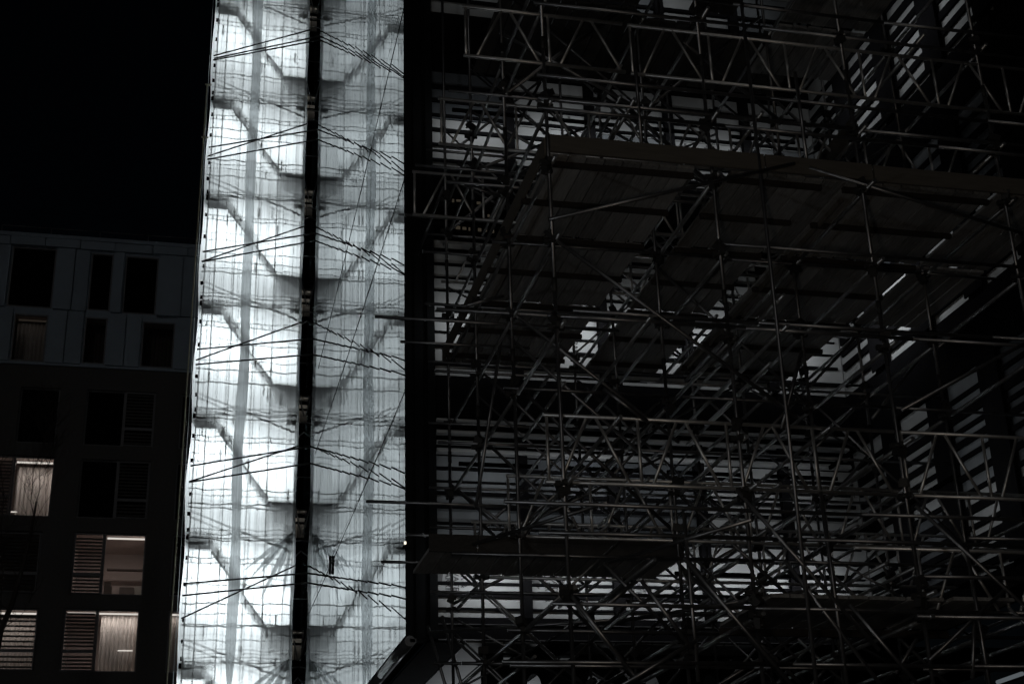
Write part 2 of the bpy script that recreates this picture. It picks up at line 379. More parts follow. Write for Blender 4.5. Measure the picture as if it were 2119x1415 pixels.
for j, y in enumerate(YS):
    for x in XS + ([12.4] if j == 0 else []):
        xx = x + jit(.02); yy = y + jit(.02)
        for a, b_ in ((0, 4.95), (4.97, 8.6), (8.62, 11.95), (11.97, 18.6)):
            tube('standard', (xx + jit(.004), yy, a), (xx + jit(.006), yy, b_))
        for z in (4.95, 8.61, 11.96):
            obj('spigot', MB().tube((xx, yy, z - .09), (xx, yy, z + .09), .029), 'coupler', sc)
for p, q in (((6.80, 14.42, 3.0), (6.84, 14.42, 13.6)), ((5.30, 14.44, 10.6), (5.29, 14.44, 12.25)), ((7.5, 14.44, 10.5), (7.49, 14.44, 11.9)), ((7.18, 14.45, 4.0), (7.14, 14.45, 6.2)), ((9.0, 14.6, 3.6), (8.98, 14.6, 5.7)), ((5.47, 14.45, 4.05), (5.46, 14.45, 5.9))):
    tube('standard', p, q)
lev = {0: [12.88, 12.55, 11.46, 11.13, 10.98, 9.3, 8.2, 8.29, 5.96, 5.63, 4.85, 4.24], 1: [12.56, 11.1, 10.25, 9.2, 8.15, 5.95, 5.02, 4.6], 2: [12.56, 11.1, 10.25, 9.2, 8.12, 5.98, 5.02], 3: [14.1, 12.5, 11.1, 10.2, 9.16, 8.1, 7.45, 6.45, 5.4]}
for j, zs in lev.items():
    for z in zs:
        xe = 12.5 if j == 0 else 11.4
        x = {12.88: 4.3, 12.55: 4.0, 11.46: 4.0, 11.13: 4.0, 10.98: 4.0, 9.3: 6.2, 8.2: 4.0, 8.29: 4.3}.get(z, rng.uniform(3.2, 4.05)) if j == 0 else rng.uniform(3.1, 4.05)
        x = x if j < 3 else max(x, 3.75)
        cuts = [x]; 
        while cuts[-1] < xe - 1.2: cuts.append(min(xe, cuts[-1] + rng.choice((2.3, 3.1, 4.2))))
        for a, b_ in zip(cuts, cuts[1:]):
            tube('ledger', (a, YS[j] - .05 + jit(), z + jit(.008)), (b_ + .12, YS[j] - .05 + jit(), z + jit(.008)))
for x0, x1, y, z in ((8.2, 10.5, 14.46, 5.25), (8.9, 11.5, 14.40, 5.70), (8.1, 12.4, 14.40, 4.78), (2.6, 6.3, 18.8, 9.99), (2.97, 4.9, 18.8, 9.62), (2.49, 5.8, 18.8, 7.21), (3.04, 4.3, 18.8, 6.75), (3.05, 8.3, 18.9, 11.75), (3.0, 5.2, 20.9, 6.9)):
    tube('ledger', (x0, y, z), (x1, y, z + jit()))
tl = [12.6, 11.05, 10.25, 9.18, 8.08, 6.2, 5.03]
for x in XS:
    for z in tl + ([6.82] if x in (6.22, 8.23) else []) + ([14.1, 4.78] if x > 5 else [13.2]):
        y = rng.uniform(14.2, 14.45)
        while y < 20.6:
            y2 = min(y + rng.choice((2.2, 2.25, 4.3)), 21.4)
            tube('transom', (x + .05 + jit(.01), y, z + jit(.008)), (x + .05 + jit(.01), y2 + .06, z + jit(.008)), .0255, 'transom')
            y = y2
        for yy in YS:
            obj('rosette', ros_me, None, sc, (x, yy, z))
            if rng.random() < .8:
                o = obj('clamp', clamp_me, None, sc, (x + jit(.03), yy - .03, z + rng.choice((-.09, .1, .16)))); o.rotation_euler = (rng.uniform(0, 3), rng.uniform(0, 3), rng.uniform(0, 6))
for y0, y1, x, z in ((19.4, 21.8, 3.75, 12.55), (15.5, 17.3, 8.1, 6.12), (17.0, 20.8, 11.3, 5.47), (18.2, 20.4, 11.3, 5.87), (17.6, 19.4, 10.9, 5.2)):
    tube('transom', (x, y0, z), (x, y1, z))
# lattice beams: two chords, each lacing tube a sub-part
def lattice(x0, x1, y, zt, zb, start):
    b_ = obj('lattice_beam', MB().tube((x0, y, zt), (x1, y, zt), TR).tube((x0, y, zb), (x1, y, zb), TR), 'alu', sc)
    x = start; mod = 1.07; r = .0195
    while x < x1:
        for p, q in (((x, y, zb), (x, y, zt)), ((x + .13, y, zb), (x + .47, y, zt)), ((x + .57, y, zt), (x + .94, y, zb))):
            if max(p[0], q[0]) < x1 + .02:
                obj('lacing_tube', MB().tube(p, q, r, n=7), 'alu', b_)
        x += mod
lattice(3.09, 5.18, 14.5, 12.4, 11.67, 3.12); lattice(5.25, 12.5, 14.5, 12.39, 11.66, 5.28)
lattice(3.18, 11.3, 16.7, 12.44, 11.71, 3.22); lattice(3.17, 11.3, 18.85, 12.48, 11.74, 3.2); lattice(4.0, 11.3, 20.95, 12.4, 11.66, 4.1)
lattice(3.9, 8.2, 14.5, 7.0, 6.22, 3.94); lattice(8.28, 12.5, 14.5, 7.0, 6.22, 8.29)
lattice(3.98, 11.3, 16.7, 6.98, 6.2, 4.0); lattice(3.98, 11.3, 18.85, 6.98, 6.2, 4.02); lattice(7.6, 12.4, 14.7, 5.63, 4.9, 8.4)
# braces
br = [((4.0, 14.44, 9.28), (6.95, 14.44, 7.1)), ((7.5, 14.42, 10.47), (10.4, 14.42, 9.78)), ((4.05, 14.4, 9.42), (7.3, 14.4, 10.5)), ((8.3, 14.42, 7.25), (10.6, 14.42, 8.48)), ((8.3, 14.42, 6.07), (10.4, 14.42, 4.05)),
 ((6.1, 14.42, 6.18), (7.6, 14.42, 4.4)), ((5.4, 14.4, 5.38), (6.6, 14.4, 3.9)), ((4.05, 16.64, 9.27), (6.3, 16.64, 7.5)), ((4.1, 18.8, 9.28), (6.2, 18.8, 7.3)), ((4.25, 17.8, 9.4), (3.82, 17.8, 6.9)), ((3.81, 18, 11.84), (4.35, 18, 11.69)), ((3.71, 17.6, 9.71), (4.24, 17.6, 9.89)),
 ((3.38, 17.07, 6.1), (4.7, 14.8, 6.1)), ((4.9, 15.54, 5.6), (5.9, 13.6, 5.6)), ((3.6, 20.3, 5.72), (7.3, 18.5, 5.68)), ((5.3, 17.6, 5.3), (7.3, 15.5, 5.3)), ((3.94, 21, 6.12), (4.5, 21, 4.1)), ((3.72, 21, 5.97), (4.3, 21, 4.0)),
 ((4.89, 14.4, 5.12), (5.4, 14.4, 4.4)), ((5.2, 16.75, 5.9), (6.2, 16.75, 4.9)), ((4.6, 16.6, 5.55), (5.6, 16.6, 4.3)), ((7.0, 16.6, 6.9), (8.0, 16.6, 5.7)), ((6.3, 16.62, 5.85), (7.6, 16.62, 4.2)), ((6.6, 14.45, 5.4), (7.6, 14.45, 4.0)), ((7.1, 18.8, 6.5), (8.8, 18.8, 4.7)),
 ((7.5, 18.9, 14.5), (6.8, 18.9, 13.6)), ((5.35, 18.8, 14.5), (4.6, 18.8, 12.9)), ((4.8, 18.82, 14.2), (5.3, 18.82, 14.6)), ((4.3, 20.9, 14.2), (6.2, 20.9, 16.1)), ((6.3, 20.9, 16.2), (8.2, 20.9, 14.2)), ((6.35, 16.6, 9.27), (7.2, 16.6, 10.2)), ((8.96, 16.65, 4.55), (9.5, 16.65, 5.2)),
 ((11.3, 18.8, 9.9), (10.3, 18.8, 8.8)), ((10.3, 16.66, 9.1), (11.7, 16.66, 10.2)), ((6.79, 18.8, 8.48), (5.9, 18.8, 7.55)), ((4.3, 20.9, 13.9), (5.4, 20.9, 13.0)), ((4.6, 14.42, 7.32), (5.1, 14.42, 6.95)), ((8.7, 14.44, 4.1), (8.84, 14.44, 4.8)), ((7.12, 14.46, 7.95), (6.75, 14.46, 6.95)),
 ((4.5, 14.45, 4.85), (4.85, 14.45, 5.12)), ((4.6, 14.4, 4.0), (5.5, 14.4, 4.5)), ((4.1, 14.42, 4.95), (4.75, 14.42, 4.1)), ((9.2, 18.8, 8.2), (10.3, 18.8, 9.2)), ((8.2, 20.9, 8.2), (10.2, 20.9, 6.4)), ((6.2, 20.9, 6.5), (8.2, 20.9, 8.1)), ((4.15, 20.9, 8.1), (6.2, 20.9, 6.6)),
 ((8.3, 18.9, 12.5), (10.2, 18.9, 14.3)), ((6.25, 18.9, 14.3), (8.2, 18.9, 12.6)), ((8.25, 16.75, 11.1), (10.2, 16.75, 12.5)), ((6.2, 15.0, 12.6), (8.2, 16.6, 12.62)), ((8.2, 18.8, 5.1), (10.3, 18.8, 6.9)), ((8.2, 14.44, 4.3), (9.4, 14.44, 5.2)), ((9.3, 14.44, 4.9), (10.3, 14.44, 3.9)), ((7.3, 14.4, 4.9), (8.1, 14.4, 3.9))]
for p, q in br: tube('brace', p, q)
for k in range(52):
    x = rng.choice((4.75, 5.2, 5.8, 6.9, 7.3, 7.6, 8.9, 9.4)); z = rng.choice((5.08, 5.9, 6.3, 6.95, 8.2, 8.6, 9.25, 11.15, 12.65, 13.1)); y = rng.choice((14.3, 16.4, 16.5, 18.6)); L = rng.choice((2.3, 2.5, 4.4))
    tube('transom', (x, y, z), (x, min(y + L, 21.2), z), .0242, 'transom')
for k in range(125):
    j = rng.choice((1, 2, 3, 3)); i = rng.randrange(3); z = rng.choice((3.9, 4.2, 5.0, 5.0, 6.3, 7.0, 8.2, 10.5, 11.1, 12.6, 12.6))
    x0, x1 = XS[i], XS[i + 1]
    if rng.random() < .5: x0, x1 = x1, x0
    tube('brace', (x0, YS[j] + .06, z), (x1, YS[j] + .06, z + rng.choice((1.1, 1.9, 2.0))), rng.choice((.0242, .0242, .017)))
# plank decks
pm = {}
def plank(x, y0, y1, z, wd=.238, m='plank'):
    L = round(y1 - y0, 2); key = (L, wd, m)
    if key not in pm:
        me = MB().box((-wd / 2, -L / 2, 0), (wd / 2, L / 2, .042)).mesh('plank'); me.materials.append(M[m]); pm[key] = me
    obj('plank', pm[key], None, sc, (x + jit(.002), (y0 + y1) / 2, z + rng.uniform(0, .008)))
def slab(x0, x1, bays, z, m='plank'):
    n = max(1, round((x1 - x0) / .244)); p = (x1 - x0) / n
    for k in range(n):
        for y0, y1 in bays: plank(x0 + p * (k + .5), y0 + jit(.02), y1 + jit(.02), z, round(p - .02, 3), m)
B3 = [(14.55, 16.62), (16.72, 18.78), (18.88, 21.35)]
slab(4.14, 6.02, B3, 10.37); slab(6.49, 7.75, B3, 10.37); slab(7.76, 8.06, B3[:1], 10.37); slab(8.07, 10.12, B3, 10.37); slab(10.2, 11.3, B3[:2], 10.37)
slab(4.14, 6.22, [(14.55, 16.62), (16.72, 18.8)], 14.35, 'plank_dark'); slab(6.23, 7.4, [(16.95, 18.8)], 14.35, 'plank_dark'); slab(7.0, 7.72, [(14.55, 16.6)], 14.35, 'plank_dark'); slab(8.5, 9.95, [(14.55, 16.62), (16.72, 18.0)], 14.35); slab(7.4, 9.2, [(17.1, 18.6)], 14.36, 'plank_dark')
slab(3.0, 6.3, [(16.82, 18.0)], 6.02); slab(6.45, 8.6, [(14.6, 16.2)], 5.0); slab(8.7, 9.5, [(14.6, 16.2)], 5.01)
for y in (14.66, 15.65, 16.67, 17.72, 18.83, 19.85, 20.9):
    for x0, x1 in ((4.05, 6.03), (6.48, 7.76), (8.06, 10.14)):
        obj('joist', MB().box((x0, y - .028, 10.30), (x1, y + .028, 10.366)), 'bark', sc)
def toe(a, b_, m='toe'):
    obj('toe_board', MB().box(a, b_), m, sc)
toe((4.12, 14.41, 10.37), (6.9, 14.45, 10.60)); toe((6.92, 14.41, 10.37), (8.38, 14.45, 10.60)); toe((8.41, 14.41, 10.36), (12.4, 14.45, 10.59))
for y0, y1 in ((14.5, 17.0), (17.02, 19.6), (19.62, 21.3)): toe((4.06, y0, 10.37), (4.09, y1, 10.60))
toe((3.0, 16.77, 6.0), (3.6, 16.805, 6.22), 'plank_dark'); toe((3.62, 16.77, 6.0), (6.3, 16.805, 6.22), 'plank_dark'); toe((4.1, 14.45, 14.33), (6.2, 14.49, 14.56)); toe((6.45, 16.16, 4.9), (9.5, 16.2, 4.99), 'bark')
toe((8.15, 14.9, 10.30), (8.18, 21, 10.5)); toe((9.1, 16.0, 12.0), (9.14, 20.5, 12.35))

# ------------------------------------------------------------------ the lit tower: scaffold, stairs, sheeting
YT = 41.0
tw = thing('wrapped_scaffold', (1.8, 41.6, 0), 'scaffold tower with stairs standing inside the glowing white sheeting', 'scaffold')
def ttube(name, p, q, r=.0242, m='coupler'): return obj(name, MB().tube(p, q, r, n=6), m, tw)
for x, y in ((.33, 41.09), (.62, 41.1), (1.2, 41.09), (1.93, 41.1), (2.47, 41.09), (3.24, 41.1), (.33, 41.9), (3.24, 41.9)):
    ttube('standard', (x, y, 0), (x + .01, y, 34.5), .02)
for x in (.47, .92, 1.4, 2.2, 2.72, 3.0):
    pts = [(x + .03 * math.sin(z * .5 + x * 9) + jit(.012), 41.085, z) for z in range(0, 36)]
    obj('wavy_standard', MB().path(pts, .009, n=4), 'coupler', tw)  # thin standards bent so their shadows look wavy on the sheeting
ZL = [12.17 + 3.69 * k for k in range(-3, 7)]
for zl in ZL:
    for dz, y in ((-.72, 41.09), (-1.75, 41.09), (.40, 41.07), (-.97, 41.08), (-1.45, 41.1), (-2.0, 41.07), (-2.14, 41.07), (-2.4, 41.1), (-2.95, 41.07), (-3.25, 41.08)):
        if rng.random() < .15: continue
        a = zl + dz + jit(.09); ph = rng.uniform(0, 6); rr_ = rng.choice((.011, .015, .02))
        obj('wavy_ledger', MB().path([(.25 + .2 * i, y, a + .02 * math.sin(i * 1.3 + ph) + jit(.016)) for i in range(16)], rr_, n=4), 'coupler', tw)  # ledgers shaped wavy so their shadows ripple across the sheeting
    for dz in (-.2, .62):      # double ledgers with rungs between
        a = zl + dz
        ph = rng.uniform(0, 6)
        for d_ in (0, -.15): obj('wavy_ledger', MB().path([(.25 + .2 * i, 41.07, a + d_ + .02 * math.sin(i * 1.1 + ph) + jit(.012)) for i in range(16)], .013, n=4), 'coupler', tw)
        mb = MB()
        for k in range(9):
            x = .4 + .34 * k + rng.uniform(-.1, .1); mb.box((x, 41.06, a - .15), (x + .022, 41.08, a))
        obj('ladder_rungs', mb, 'coupler', tw)
    ttube('brace', (.33, 41.1, zl + 1.10), (3.2, 41.1, zl + .0), .026)
    for k in range(5):
        x = rng.uniform(.4, 3.1); z = zl + rng.uniform(-3, .5); obj('post_stub', MB().box((x, 41.06, z), (x + .035, 41.09, z + rng.uniform(.3, .45))), 'coupler', tw)
    for dz in (.62, .4, -.2, -.97, -2.0, -3.25, 1.1):
        obj('corner_coupler', MB().box((.235 + jit(.02), 40.93, zl + dz - .05), (.30, 41.0, zl + dz + .05)), 'black', tw)
    # left landing, flight down to the right landing
    obj('landing', MB().box((.35, 41.24, zl - .04), (.95, 41.9, zl + .03)).box((.35, 41.3, zl + .03), (.86, 41.32, zl + .17)), 'dark', tw)
    zr = zl - 2.02
    obj('landing', MB().box((2.5, 41.26, zr - .06), (3.24, 42.2, zr + .0)).box((2.6, 41.5, zr + .0), (3.24, 41.52, zr + .1)), 'dark', tw)
    fl = MB(); n = 20
    for k in range(n):
        t = (k + .5) / n; x = .98 + (2.5 - .98) * t; z = zl + (zr - zl) * t
        fl.box((x - .055, 41.19, z - .06), (x + .055, 41.46, z + .03))
    for yy in (41.17, 41.47):
        a = Vector((.95, yy, zl - .02)); b_ = Vector((2.53, yy, zr - .02)); u = Vector((0, 0, .085))
        fl.add([a - u, b_ - u, b_ + u, a + u, a - u + Vector((0, .02, 0)), b_ - u + Vector((0, .02, 0)), b_ + u + Vector((0, .02, 0)), a + u + Vector((0, .02, 0))], [(0, 1, 2, 3), (7, 6, 5, 4), (0, 4, 5, 1), (1, 5, 6, 2), (2, 6, 7, 3), (3, 7, 4, 0)])
    obj('stair_flight', fl, 'dark', tw)
    obj('netting_panel', MB().box((2.95, 41.2, zl + .15), (3.2, 41.24, zl + .62)), 'coupler', tw)
    # what shows in the dark gap beside the glass
    zz = zr - .75
    ttube('gap_rail', (3.36, 41.0, zz - 1.0), (3.55, 41.3, zz - .75), .02, 'tube')
    obj('pale_board', MB().box((3.33, 42.6, zz), (3.54, 42.63, zz + .42)).box((3.33, 42.6, zz + .5), (3.54, 42.63, zz + .62)).box((3.32, 42.2, zz + .75), (3.545, 42.6, zz + .79)), 'pale', tw)
    ttube('gap_rail', (3.28, 41.2, zz - .5), (3.55, 41.2, zz - .46), .02, 'tube'); ttube('gap_rail', (3.3, 41.1, zz + .7), (3.52, 41.1, zz - .3), .018, 'tube'); ttube('gap_rail', (3.3, 41.25, zz + 1.5), (3.55, 41.25, zz + 1.5), .016, 'tube')
    e_ = 1.3 - .022 * zl
    area('sheeting_lamp', (.75, 43.3, zl - .85), (0, -1, 0), .6, .55, 49 * e_, (.92, .98, 1), 112)
    area('sheeting_lamp', (2.45, 43.2, zr + .75), (0, -1, 0), .6, .5, 42 * e_, (.92, .98, 1), 112)
    area('gap_fill_lamp', (3.42, 42.25, zz + .72), (0, .6, -.8), .08, .08, .3, (1, .95, .88))  # lamp added to brighten the pale boards in the gap
obj('gap_light_block', MB().box((3.33, 41.12, 0), (3.345, 43.9, 35)).box((3.31, 43.6, 0), (3.56, 43.65, 35)), 'black', tw)  # panels added to keep the tower lamps from lighting the gap
# anchor tubes tying the tower to the glass wall building, and one sloping tube per storey
for a, b_, c, d in ((28.85, 28.9, 28.78, 28.75), (25.45, 25.38, 25.0, 25.02), (21.7, 21.71, 21.35, 21.45), (18.4, 18.2, 17.9, 17.7), (14.7, 14.84, 14.2, 14.33), (11.2, 11.14, 10.86, 10.87)):
    ttube('anchor_tube', (.24, 40.9, a), (3.53, 39.1, b_), .026); ttube('anchor_tube', (.22, 40.9, c), (3.53, 39.1, d), .026)
for a, b_ in ((28.92, 30.35), (25.1, 26.65), (21.34, 22.85), (18.03, 19.5), (14.2, 15.45), (10.2, 11.8)):
    ttube('raking_tube', (.22, 40.86, a), (3.38, 40.86, b_), .024)

sh = thing('scaffold_sheeting', (1.75, 41, 0), 'tall glowing white sheeting wrapped round the scaffold tower left of the dark gap', 'sheeting')
ties = [(3.30, ZL[k] - 2.95 - .1, 1.5 if k < 4 else .7) for k in range(len(ZL))]
def billow(x, z):
    y = .02 * noise.noise(Vector((x * .9, 3.1, z * .55))) + .014 * noise.noise(Vector((x * 3.3, 9, z * .8))) + .006 * noise.noise(Vector((x * 11, 4, z * .6)))
    y += .010 * math.sin(z * 9 + 3 * noise.noise(Vector((x * 1.5, 0, z * .3))))* (.5 + .5 * noise.noise(Vector((x * 2, 7, z))))
    for tx, tz, am in ties:
        dx, dz = x - tx, z - tz; r = math.hypot(dx, dz)
        if r < 1.7 and dz < .25:
            th = math.atan2(dz, -dx)
            y -= am * .028 * min(1, r * 2.2) * (1 - r / 1.7) ** 1.2 * (math.sin(th * 17 + 2 * tz) + .6 * math.sin(th * 29 + tz)) * (.6 if dz > 0 else 1)
    return y
def sheet(x0, x1, z0, z1, y, step, fn, edge=None):
    nx = int((x1 - x0) / step); nz = int((z1 - z0) / step); v = []
    for j in range(nz + 1):
        z = z0 + (z1 - z0) * j / nz
        for i in range(nx + 1):
            u = i / nx; xa, xb = (x0, x1) if edge is None else edge(z)
            x = xa + (xb - xa) * u; v.append((x, y + fn(x, z), z))
    n = nx + 1
    return MB().add(v, [(j * n + i, j * n + i + 1, (j + 1) * n + i + 1, (j + 1) * n + i) for j in range(nz) for i in range(nx)], True)
def edges(z):
    l = .17 + .035 * noise.noise(Vector((5, 1, z * .45))) + .03 * math.sin(z * 1.7)
    r = 3.345 + .03 * noise.noise(Vector((2, 8, z * .8))) + .015 * math.sin(z * 1.7) - .07 * max(0, (10 - z) / 6)
    return l, r
obj('sheet', sheet(.17, 3.3, 0.4, 34.6, YT, .042, billow, edges), 'cloth', sh)
obj('sheet_return', MB().box((.10, 41.02, .4), (.112, 44, 34.6)), 'cloth', sh)
def lap_edges(z):
    c = 1.62 + .07 * noise.noise(Vector((3, 3, z * .3))); h = .15 + .05 * noise.noise(Vector((9, 2, z * .5)))
    if z < 9.6:
        t = (9.6 - z) / 1.4
        h = max(.05, h - .11 * t) if z > 8.2 else .05 + .16 * min(1, (8.2 - z) / .5)
        c -= .05 * min(1, max(0, 8.2 - z))
    return c - h, c + h
obj('sheet_lap', sheet(1.46, 1.78, 0.4, 34.6, YT - .06, .052, lambda x, z: billow(x, z) + .012 * math.sin(x * 60), lap_edges), 'cloth2', sh)
def hem(z): 
    r = edges(z)[1]; return r - .05, r + .005
obj('hem', sheet(3.25, 3.3, 0.4, 34.6, YT - .07, .03, lambda x, z: billow(3.27, z) + .02 * math.sin(x * 90 + z), hem), 'cloth2', sh)
# doubled pleats radiating from the ties of the two lowest gathered storeys
mb = MB()
for tx, tz, am in ties:
    if tz > 13.5: continue
    for k in range(6):
        th = R(-38 - 9 * k + rng.uniform(-4, 4)); L = rng.uniform(1.2, 2.3); w0 = rng.uniform(.02, .05)
        p0 = Vector((tx - .03, 0, tz)); d = Vector((-math.cos(th), 0, math.sin(th))); nrm = Vector((d.z, 0, -d.x))
        v = []
        for i in range(9):
            t = i / 8; c = p0 + d * L * t; ww = w0 * (.3 + 1.2 * math.sin(math.pi * min(1, t * 1.1)))
            for s_ in (-1, 1):
                q = c + nrm * ww * s_; v.append((q.x, YT - .028 + billow(q.x, q.z), q.z))
        obj('pleat', MB().add(v, [(2 * i, 2 * i + 2, 2 * i + 3, 2 * i + 1) for i in range(8)], True), 'cloth2', sh)
# dark slim tube standing just left of the sheeting
tp = thing('free_standing_tube', (.02, 40.6, 0), 'thin olive tube standing upright just left of the glowing sheeting', 'tube')
obj('tube', MB().tube((-.12, 40.6, 0), (.065, 40.6, 27.6), .021), 'olive', tp)
obj('end_bracket', MB().box((.0, 40.55, 27.58), (.2, 40.6, 27.62)).box((-.02, 40.55, 25.6), (.2, 40.6, 25.63)), 'olive', tp)

# ------------------------------------------------------------------ apartment building on the left
YA = 56.0
ap = thing('apartment_building', (-4, 58, 0), 'dark apartment block with pale upper storeys and a few lit windows at left', 'building')
W = {'up1': (-7.38, -5.62, 26.08, 28.80, 0), 'up2': (-4.21, -3.32, 26.12, 28.74, 0), 'up3': (-2.82, -1.47, 26.07, 28.72, 0),
     'up4': (-7.02, -5.70, 23.70, 25.78, 'dim'), 'up5': (-4.24, -3.35, 23.74, 25.81, 'curt'), 'up6': (-1.94, -.63, 23.72, 25.76, 'curt'),
     'd1': (-6.46, -4.94, 20.24, 22.58, 0), 'd2': (-3.91, -1.20, 20.24, 22.60, 'sh'), 'd3': (-.20, 1.1, 20.24, 22.60, 0),
     'e1': (-7.6, -4.90, 17.26, 19.70, 'L1'), 'e2': (-3.91, -1.23, 17.26, 19.66, 'sh'), 'e3': (-.22, 1.1, 17.28, 19.68, 0),
     'f1': (-7.4, -5.09, 14.24, 16.67, 'sh2'), 'f2': (-3.92, -1.20, 14.25, 16.69, 'L2'), 'f3': (-.2, 1.1, 14.25, 16.69, 0),
     'g1': (-7.5, -4.94, 11.34, 13.70, 'L3'), 'g2': (-4.04, -1.26, 11.33, 13.71, 'L4'), 'g3': (-.18, 1.1, 11.31, 13.70, 'L5'),
     'h1': (-7.4, -5.0, 8.3, 10.6, 0), 'h2': (-4.0, -1.2, 8.3, 10.6, 0)}
def wall_with_holes(x0, x1, z0, z1, holes, y0, y1, m, name):
    zs = sorted({z0, z1, *[v for h in holes for v in (h[2], h[3]) if z0 < v < z1]})
    mb = MB()
    for a, b_ in zip(zs, zs[1:]):
        mid = (a + b_) / 2; hs = sorted([(h[0], h[1]) for h in holes if h[2] < mid < h[3]]); x = x0
        for h0, h1 in hs:
            if h0 > x: mb.box((x, y0, a), (min(h0, x1), y1, b_))
            x = max(x, h1)
        if x < x1: mb.box((x, y0, a), (x1, y1, b_))
    return obj(name, mb, m, ap)
hol = [v for v in W.values()]
wall_with_holes(-9, 4.5, 0, 23.62, hol, YA, YA + .35, 'brick', 'brick_wall')
wall_with_holes(-9, 4.5, 23.62, 29.25, hol, YA + .1, YA + .35, 'clad', 'upper_wall')
obj('parapet', MB().box((-9, YA - .03, 29.25), (4.5, YA + .5, 29.42)), 'clad', ap)
obj('roof', MB().box((-9, YA + .5, 29.0), (4.5, YA + 12, 29.2)), 'black', ap)
obj('storey_ledge', MB().box((-9, YA - .06, 23.53), (4.5, YA + .05, 23.63)), 'clad', ap)
# pale cladding panels, uneven depth, joints open
for zr0, zr1, xs in ((28.84, 29.24, [-9, -7.5, -6.1, -4.7, -3.3, -1.75, -.3, 1.1, 2.6, 4.4]), (26.02, 28.82, [-9, -7.42]), (26.02, 28.82, [-5.58, -4.85, -4.25]), (26.02, 28.82, [-3.28, -2.86]), (26.02, 28.82, [-1.43, -.45, .75, 2.0, 3.2, 4.4]),
                     (23.66, 26.0, [-9, -8, -7.06]), (23.66, 26.0, [-5.66, -4.95, -4.28]), (23.66, 26.0, [-3.31, -2.6, -1.98]), (23.66, 26.0, [-.59, .1, 1.2, 2.4, 4.4])):
    for a, b_ in zip(xs, xs[1:]):
        d = rng.choice((.0, .02, .05))
        obj('cladding_panel', MB().box((a + .02, YA - d, zr0 + .015), (b_ - .02, YA + .095, zr1 - .015)), 'clad', ap)
for x in range(-8, 4, 2):
    obj('roof_railing', MB().tube((x, YA + .8, 29.2), (x, YA + .8, 30.1), .02).tube((x, YA + .8, 30.1), (x + 2, YA + .8, 30.1), .02).tube((x, YA + .8, 29.7), (x + 2, YA + .8, 29.7), .012), 'frame', ap)
slat_me = {}
def shutter(x0, x1, z0, z1, tilt, pitch=.135, blocks=None):
    fr = MB(); t = .045
    fr.box((x0, YA + .03, z0), (x0 + t, YA + .08, z1)).box((x1 - t, YA + .03, z0), (x1, YA + .08, z1)).box((x0 + t, YA + .03, z0), (x1 - t, YA + .08, z0 + t)).box((x0 + t, YA + .03, z1 - t), (x1 - t, YA + .08, z1))
    mid = z0 + (z1 - z0) * .32
    fr.box((x0 + t, YA + .035, mid - .06), (x1 - t, YA + .075, mid + .06))
    s = obj('shutter', fr, 'frame', ap)
    L = round(x1 - x0 - 2 * t - .01, 3)
    if L not in slat_me:
        me = MB().box((-L / 2, -.006, -.036), (L / 2, .006, .036)).mesh('slat'); me.materials.append(M['slat']); slat_me[L] = me
    z = z0 + .12
    while z < z1 - .08:
        if abs(z - mid) > .09:
            o = obj('slat', slat_me[L], None, s, ((x0 + x1) / 2, YA + .055, z)); o.rotation_euler = (R(tilt), 0, 0)
        z += pitch
def window(k, x0, x1, z0, z1, kind):
    t = .06; f = MB()
    f.box((x0, YA + .1, z0), (x0 + t, YA + .2, z1)).box((x1 - t, YA + .1, z0), (x1, YA + .2, z1)).box((x0 + t, YA + .1, z0), (x1 - t, YA + .2, z0 + t)).box((x0 + t, YA + .1, z1 - t), (x1 - t, YA + .2, z1))
    xm = {'e1': -6.4, 'f2': -2.76, 'g1': -7.35, 'g2': -2.8, 'd2': -2.42, 'e2': -2.5}.get(k)
    if xm: f.box((xm - .04, YA + .1, z0 + t), (xm + .04, YA + .2, z1 - t))
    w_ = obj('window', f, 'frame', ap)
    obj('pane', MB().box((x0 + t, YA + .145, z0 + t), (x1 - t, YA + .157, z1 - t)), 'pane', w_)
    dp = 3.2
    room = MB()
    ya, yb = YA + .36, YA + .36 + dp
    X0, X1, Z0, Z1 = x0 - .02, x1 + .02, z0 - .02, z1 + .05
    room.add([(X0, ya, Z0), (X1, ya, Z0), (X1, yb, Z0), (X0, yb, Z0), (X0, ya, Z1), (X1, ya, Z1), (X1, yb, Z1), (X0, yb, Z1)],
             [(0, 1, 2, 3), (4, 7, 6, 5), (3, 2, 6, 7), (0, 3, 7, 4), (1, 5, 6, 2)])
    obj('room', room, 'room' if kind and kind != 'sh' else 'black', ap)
def curtain(x0, x1, z0, z1, y, m='curtain'):
    n = int((x1 - x0) / .035); v = []
    for i in range(n + 1):
        x = x0 + (x1 - x0) * i / n; yy = y + .045 * math.sin(x * 40) + .008 * math.sin(x * 13)
        v += [(x, yy, z0), (x, yy, z1)]
    obj('curtain', MB().add(v, [(2 * i, 2 * i + 2, 2 * i + 3, 2 * i + 1) for i in range(n)], True), m, ap)
def room_lamp(x0, x1, z, y, e):
    obj('ceiling_lamp', MB().box((x0, y - .03, z - .06), (x1, y + .03, z)), 'lamp' if e > 1 else 'lamp_dim', ap)
    area('room_light', ((x0 + x1) / 2, y, z - .08), (0, .15, -1), x1 - x0, .1, e, (1, .92, .86))
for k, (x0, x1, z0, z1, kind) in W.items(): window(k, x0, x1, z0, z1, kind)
shutter(-2.39, -1.24, 20.28, 22.56, 40); shutter(-2.46, -1.27, 17.3, 19.62, 40); shutter(-7.4, -5.15, 14.3, 16.6, 45)
shutter(-7.55, -6.45, 17.3, 19.66, 25); shutter(-3.88, -2.80, 14.29, 16.65, 12); shutter(-7.3, -4.98, 11.38, 13.66, 10, .19); shutter(-4.0, -2.84, 11.37, 13.67, 12)
